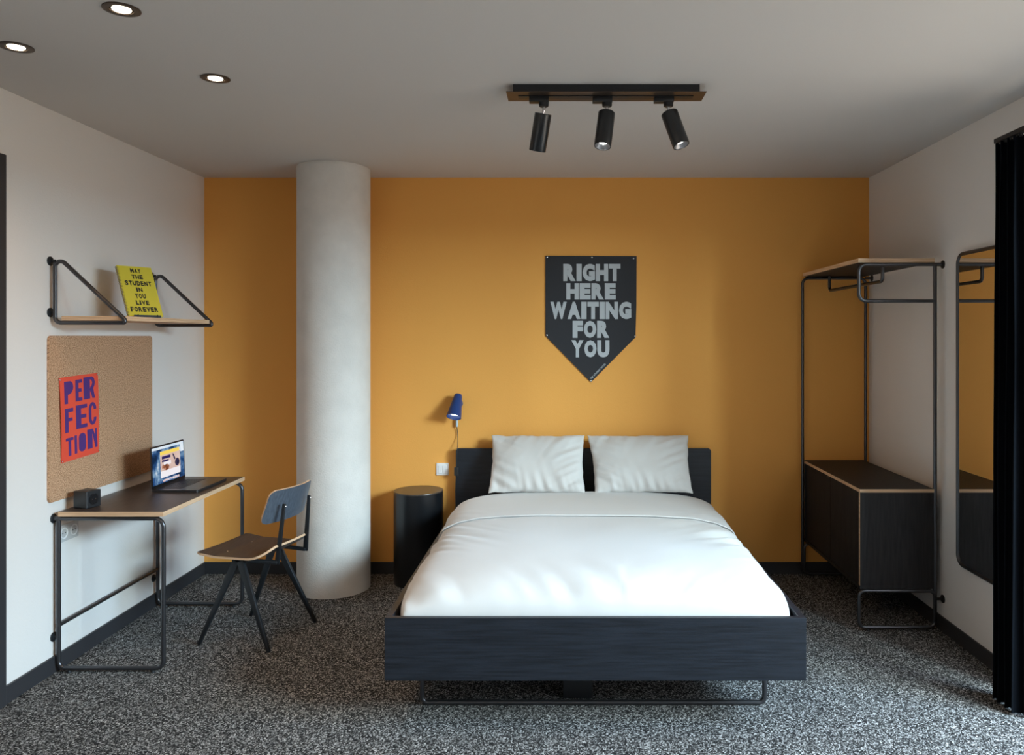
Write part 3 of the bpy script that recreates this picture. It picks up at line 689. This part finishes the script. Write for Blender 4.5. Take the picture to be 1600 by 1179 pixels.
def seat_fn(u, v):
    f = .228-.428*v; a = -1+2*u
    hw = .205-.010*v
    if v > .80: hw *= math.sqrt(max(1-((v-.80)/.28)**2, 0))**.8
    if v < .05: hw *= 1-.05*(1-v/.05)
    z = seat_z(f)-.004*(1-a*a); dzf = (seat_z(f+.002)-seat_z(f-.002))/.004
    return ch(f, hw*a, z), (Vector((0, 0, 1))-U*dzf).normalized()
link('seat', sheet(seat_fn, 24, 40, .011, None), ['chairseat', 'ply'], co, True)
for l_ in (-.1, .1):
    bm = NB(); lathe(bm, ch(.12, l_, seat_z(.12)+.002), (0, 0, 1), [(0, 0), (0, .006), (.002, .004), (.0025, 0)], seg=14); link('screw', bm, 'chrome', co, True)
def back_fn(u, v):
    a = -1+2*u; z = .628+.172*v
    cr = 1.0
    for lim, w0 in ((v, .22), (1-v, .20)):
        if lim < w0: cr = min(cr, 1-.16*(1-math.sqrt(max(1-((w0-lim)/w0)**2, 0))))
    hw = (.197-.012*v)*cr; l = hw*a
    f = -.226+.042*(l/.19)**2-.028-(-.0)+(.80-z)*.29
    nn = (U-V*(.084*l/.19/.19)+Vector((0, 0, .29))).normalized()
    return ch(f+.030, l+.014, z), nn
link('backrest', sheet(back_fn, 28, 18, .010, None), ['chairback', 'ply'], co, True)

# ------------------------------------------------------------------ clothes rack with cabinet
rk = thing('clothes_rack', (1.79, 4.7, 0), 'graphite tube clothes rack with plywood top shelf and black-brown cabinet in the corner', 'wardrobe')
RN, RF = 4.207, 5.180; xl, xr = 1.583, 1.993; ZT2 = 1.9734; rt = .0098
bm = NB(); box(bm, xl-.004, xr-.004, RN-.004, RF+.01, 1.9835, 2.0065, .001); side_mats(bm); link('top_shelf', bm, ['cabinet', 'ply'], rk)
bm = NB(); tube(bm, [(xr, RN, 1.7768), (xl, RN, 1.7768), (xl, RN, ZT2), (XR-.004, RN, ZT2)], rt, [0, .04, .04, 0]); link('upper_loop', bm, 'tube', rk, True)
bm = NB(); sweep(bm, [(xr, RN, .05), (xr, RN, ZT2)], rt); link('post', bm, 'tube', rk, True)
for yy in (RN, RF-.012):
    bm = NB(); tube(bm, [(xl, yy, .0205), (xr, yy, .0205), (xr, yy, .2165), (xl, yy, .2165)], rt, .034, closed=True); link('foot_loop', bm, 'tube', rk, True)
    for x_ in (xl+.05, xr-.05):
        bm = NB(); lathe(bm, (x_, yy, 0), (0, 0, 1), [(0, 0), (0, .009), (.0125, .007), (.0125, 0)], seg=16); link('glide', bm, 'black_plastic', rk, True)
bm = NB(); tube(bm, [(xl-.008, RF, .03), (xl-.008, RF, ZT2), (xr, RF, ZT2), (xr, RF, .03)], rt, .04); link('tall_frame', bm, 'tube', rk, True)
bm = NB(); sweep(bm, [(xr, RF, ZT2), (XR-.004, RF, ZT2)], .0085); link('stub', bm, 'tube', rk, True)
for yy, z_ in ((RN, ZT2), (RN, .1727), (RF, ZT2), (RF, .1727)):
    bm = NB(); flange(bm, XR, yy, z_, -1); sweep(bm, [(XR-.003, yy, z_), (xr, yy, z_)], .0075); link('wall_fixing', bm, 'black_metal', rk, True)
bm = NB(); tube(bm, [(1.74, 4.28, 1.985), (1.74, 4.28, 1.888), (1.74, 5.14, 1.888), (1.74, 5.14, 1.985)], rt, .028); link('hanging_rail', bm, 'tube', rk, True)
CT, CBm = .7644, .2272; cy0, cy1, cx0, cx1 = RN-.006, RF+.02, xl+.004, xr-.006; pt = .018
cab = link('cabinet', box(NB(), cx0+.02, cx1, cy0+pt, cy1-pt, CBm+pt, CT-pt), 'cabinet', rk)
for nm, a in (('cabinet_top', (cx0, cx1, cy0, cy1, CT-pt, CT)), ('cabinet_bottom', (cx0, cx1, cy0, cy1, CBm, CBm+pt)), ('cabinet_side', (cx0, cx1, cy0, cy0+pt, CBm+pt, CT-pt)), ('cabinet_side', (cx0, cx1, cy1-pt, cy1, CBm+pt, CT-pt))):
    bm = NB(); box(bm, *a, .0006); bm.normal_update()
    for f in bm.faces:
        n_ = f.normal; k = 1 if abs(n_.x) > .7 else 0
        if nm in ('cabinet_top',) and abs(n_.y) > .7: k = 1
        f.material_index = k
    if nm == 'cabinet_bottom':
        for f in bm.faces: f.material_index = 0
    link(nm, bm, ['cabinet', 'ply'], cab)
ymid = (cy0+cy1)/2
for a, b2 in ((cy0+pt+.001, ymid-.002), (ymid+.002, cy1-pt-.001)):   # ribbed doors
    bm = NB(); x_ = cx0+.018; nrib = 44; pts = []; z_a, z_b = CBm+pt+.001, CT-pt-.001
    for k in range(nrib):
        y_a = a+(b2-a)*k/nrib; wd = (b2-a)/nrib; pts += [(y_a, x_-.010), (y_a+wd*.62, x_-.010), (y_a+wd*.68, x_-.006), (y_a+wd*.94, x_-.006)]
    pts += [(b2, x_-.006), (b2, x_), (a, x_)]
    lo = [bm.verts.new((p[1], p[0], z_a)) for p in pts]; hi = [bm.verts.new((p[1], p[0], z_b)) for p in pts]
    for k in range(len(pts)): bm.faces.new((lo[k], lo[(k+1) % len(pts)], hi[(k+1) % len(pts)], hi[k]))
    bm.faces.new(lo); bm.faces.new(hi[::-1])
    link('door', bm, 'cabinet', cab)
link('door_pull', box(NB(), cx0-.004, cx0+.010, ymid-.03, ymid+.03, CT-pt-.010, CT-pt-.001, .002), 'black_metal', cab)

# ------------------------------------------------------------------ mirror
mi = thing('wall_mirror', (XR, 3.75, 1.2), 'tall wall mirror in rounded dark tube frame beside the clothes rack', 'mirror')
my0, my1, mz0, mz1 = 3.50, 4.005, .4257, 2.004
bm = NB(); tube(bm, [(XR-.022, my0, mz0), (XR-.022, my1, mz0), (XR-.022, my1, mz1), (XR-.022, my0, mz1)], .0098, .05, closed=True); link('mirror_frame', bm, 'tube', mi, True)
bm = NB(); outline(bm, rrect(my0+.004, my1-.004, mz0+.004, mz1-.004, .046), (0, 1, 0), (0, 0, 1), (XR-.024, 0, 0), .003); link('mirror_glass', bm, 'mirror', mi)
bm = NB(); outline(bm, rrect(my0+.006, my1-.006, mz0+.006, mz1-.006, .044), (0, 1, 0), (0, 0, 1), (XR-.0205, 0, 0), -.003); 
link('backing_panel', outline(NB(), rrect(my0+.006, my1-.006, mz0+.006, mz1-.006, .044), (0, 1, 0), (0, 0, 1), (XR-.020, 0, 0), .019), 'black_metal', mi); bm.free()

# ------------------------------------------------------------------ curtain and rail
cr = thing('curtain_rail', (1.90, 2.6, 2.44), 'dark ceiling-height curtain rail above the black curtain on the right wall', 'rail')
link('rail', box(NB(), 1.885, 1.915, .1, 3.435, 2.432, 2.452, .002), 'black_metal', cr)
for yy in (.2, 1.8, 3.42): link('bracket', box(NB(), 1.915, XR, yy-.012, yy+.012, 2.436, 2.448, .001), 'black_metal', cr)
ct = thing('curtain', (1.9, 3.32, 0), 'bunched black floor-length curtain at the window beside the mirror', 'curtain')
def cpath(s, z):
    ph = s*2*PI*4.5; k = .75+.35*(1-z/2.43)
    Y = 3.235+.205*s+.012*math.sin(ph*2+1)*k*.6; X = 1.905+(.036+.008*math.sin(s*23))*math.sin(ph)*k+.006*nz(s*9, z*1.5)
    return X, Y+.006*nz(s*7, z*1.2, 4)
bm = NB(); NS, NZ = 200, 26; A = []; B = []
for j in range(NZ+1):
    z = .012+2.405*j/NZ; ra = []; rb = []
    for i in range(NS+1):
        s = i/NS; x, y = cpath(s, z); x2, y2 = cpath(min(s+.004, 1.004), z); tx, ty = x2-x, y2-y; L = math.hypot(tx, ty); nx, ny = ty/L*.0025, -tx/L*.0025
        zz = z+(.010*abs(math.sin(s*PI*14)) if j == NZ else 0)
        ra.append(bm.verts.new((x+nx, y+ny, zz))); rb.append(bm.verts.new((x-nx, y-ny, zz)))
    A.append(ra); B.append(rb)
for j in range(NZ):
    for i in range(NS):
        bm.faces.new((A[j][i], A[j][i+1], A[j+1][i+1], A[j+1][i])); bm.faces.new((B[j][i], B[j+1][i], B[j+1][i+1], B[j][i+1]))
    bm.faces.new((A[j][0], A[j+1][0], B[j+1][0], B[j][0])); bm.faces.new((A[j][NS], B[j][NS], B[j+1][NS], A[j+1][NS]))
for i in range(NS):
    bm.faces.new((A[0][i], B[0][i], B[0][i+1], A[0][i+1])); bm.faces.new((A[NZ][i], A[NZ][i+1], B[NZ][i+1], B[NZ][i]))
link('curtain_cloth', bm, 'curtain', ct, True)
bm = NB()
for k in range(12):
    y_ = 3.245+.016*k; sweep(bm, [(1.90, y_, 2.418), (1.90, y_, 2.433)], .003, seg=6)
g_ = link('gliders', bm, 'black_plastic', ct); g_['kind'] = 'stuff'

# ------------------------------------------------------------------ ceiling track with three spots
tx = .174; tk = thing('track_light', (tx, 3.36, H), 'black ceiling track with three swivelling spotlight cylinders above the bed', 'light')
link('track_box', box(NB(), tx-.395, tx+.395, 3.297, 3.412, 2.618, H, .001), 'black_metal', tk)
pl_ = link('cover_plate', box(NB(), tx-.4225, tx+.4225, 3.290, 3.420, 2.6145, 2.618, .0005), 'bronze', tk)
link('track_slot', box(NB(), tx-.375, tx+.375, 3.338, 3.374, 2.611, 2.6145, .0005), 'black_metal', tk)
SP = [(-.092, (-.18, .30, -1)), (.180, (-.13, -.27, -1)), (.444, (.31, -.25, -1))]
for sx_, dr in SP:
    c = Vector((sx_, 3.356, 0)); dr = Vector(dr).normalized()
    bm = NB(); box(bm, sx_-.062, sx_+.022, 3.336, 3.376, 2.589, 2.6105, .002)
    lathe(bm, (sx_, 3.356, 2.589), (0, 0, -1), [(0, 0), (0, .021), (.014, .021), (.018, .017), (.018, 0)], seg=24); link('adapter', bm, 'black_metal', tk, True)
    j = Vector((sx_, 3.356, 2.555))
    bm = NB(); sweep(bm, [(sx_, 3.356, 2.572), j], .0065, seg=12); sweep(bm, [j+Vector((0, 0, .003)), j+dr*.030], .0065, seg=12); link('swivel_joint', bm, 'chrome', tk, True)
    t0 = j+dr*.012; R = .0365
    hd = link('spot_head', lathe(NB(), t0, dr, [(.004, 0), (.004, .012), (0, .014), (0, R-.002), (.002, R), (.158, R), (.160, R-.001), (.160, R-.004), (.138, R-.007), (.138, 0)], seg=40), 'black_gloss', tk, True)
    link('spot_reflector', lathe(NB(), t0, dr, [(.1385, .0), (.1385, .0155), (.1575, R-.0042), (.1585, R-.0042), (.139, .029), (.139, .0)], seg=32), 'reflector', hd, True)
    link('spot_lens', lathe(NB(), t0, dr, [(.140, 0), (.140, .0150), (.143, .0145), (.1445, 0)], seg=28), 'lens', hd, True)
    lamp('track_spot_light', 'SPOT', tuple(t0+dr*.165), 9, (1, .88, .74), spot_size=1.25, spot_blend=.8, shadow_soft_size=.02, aim=dr)

# ------------------------------------------------------------------ recessed downlights
for (x, y), lab in (((-1.442, 3.22), 'recessed ceiling downlight nearest the round pillar'),
                   ((-1.444, 2.542), 'recessed ceiling downlight at the top edge of the photo'),
                   ((-2.02, 2.873), 'recessed ceiling downlight closest to the white side wall')):
    dl = thing('recessed_light', (x, y, H), lab, 'light', 'recessed ceiling downlights')
    bm = NB(); lathe(bm, (x, y, H), (0, 0, -1), [(-.0, .0), (.0, .057), (.004, .057), (.006, .050), (.004, .036), (.0, .036)], seg=40); link('trim_ring', bm, 'bronze', dl, True)
    bm = NB(); lathe(bm, (x, y, H), (0, 0, -1), [(.001, 0), (.001, .029), (.004, .028), (.008, .016), (.009, 0)], seg=32); link('light_lens', bm, 'warm_lens', dl, True)
    lamp('downlight_beam', 'SPOT', (x, y, H-.02), 14, WARM, spot_size=2.3, spot_blend=.9, shadow_soft_size=.03, aim=(0, 0, -1))
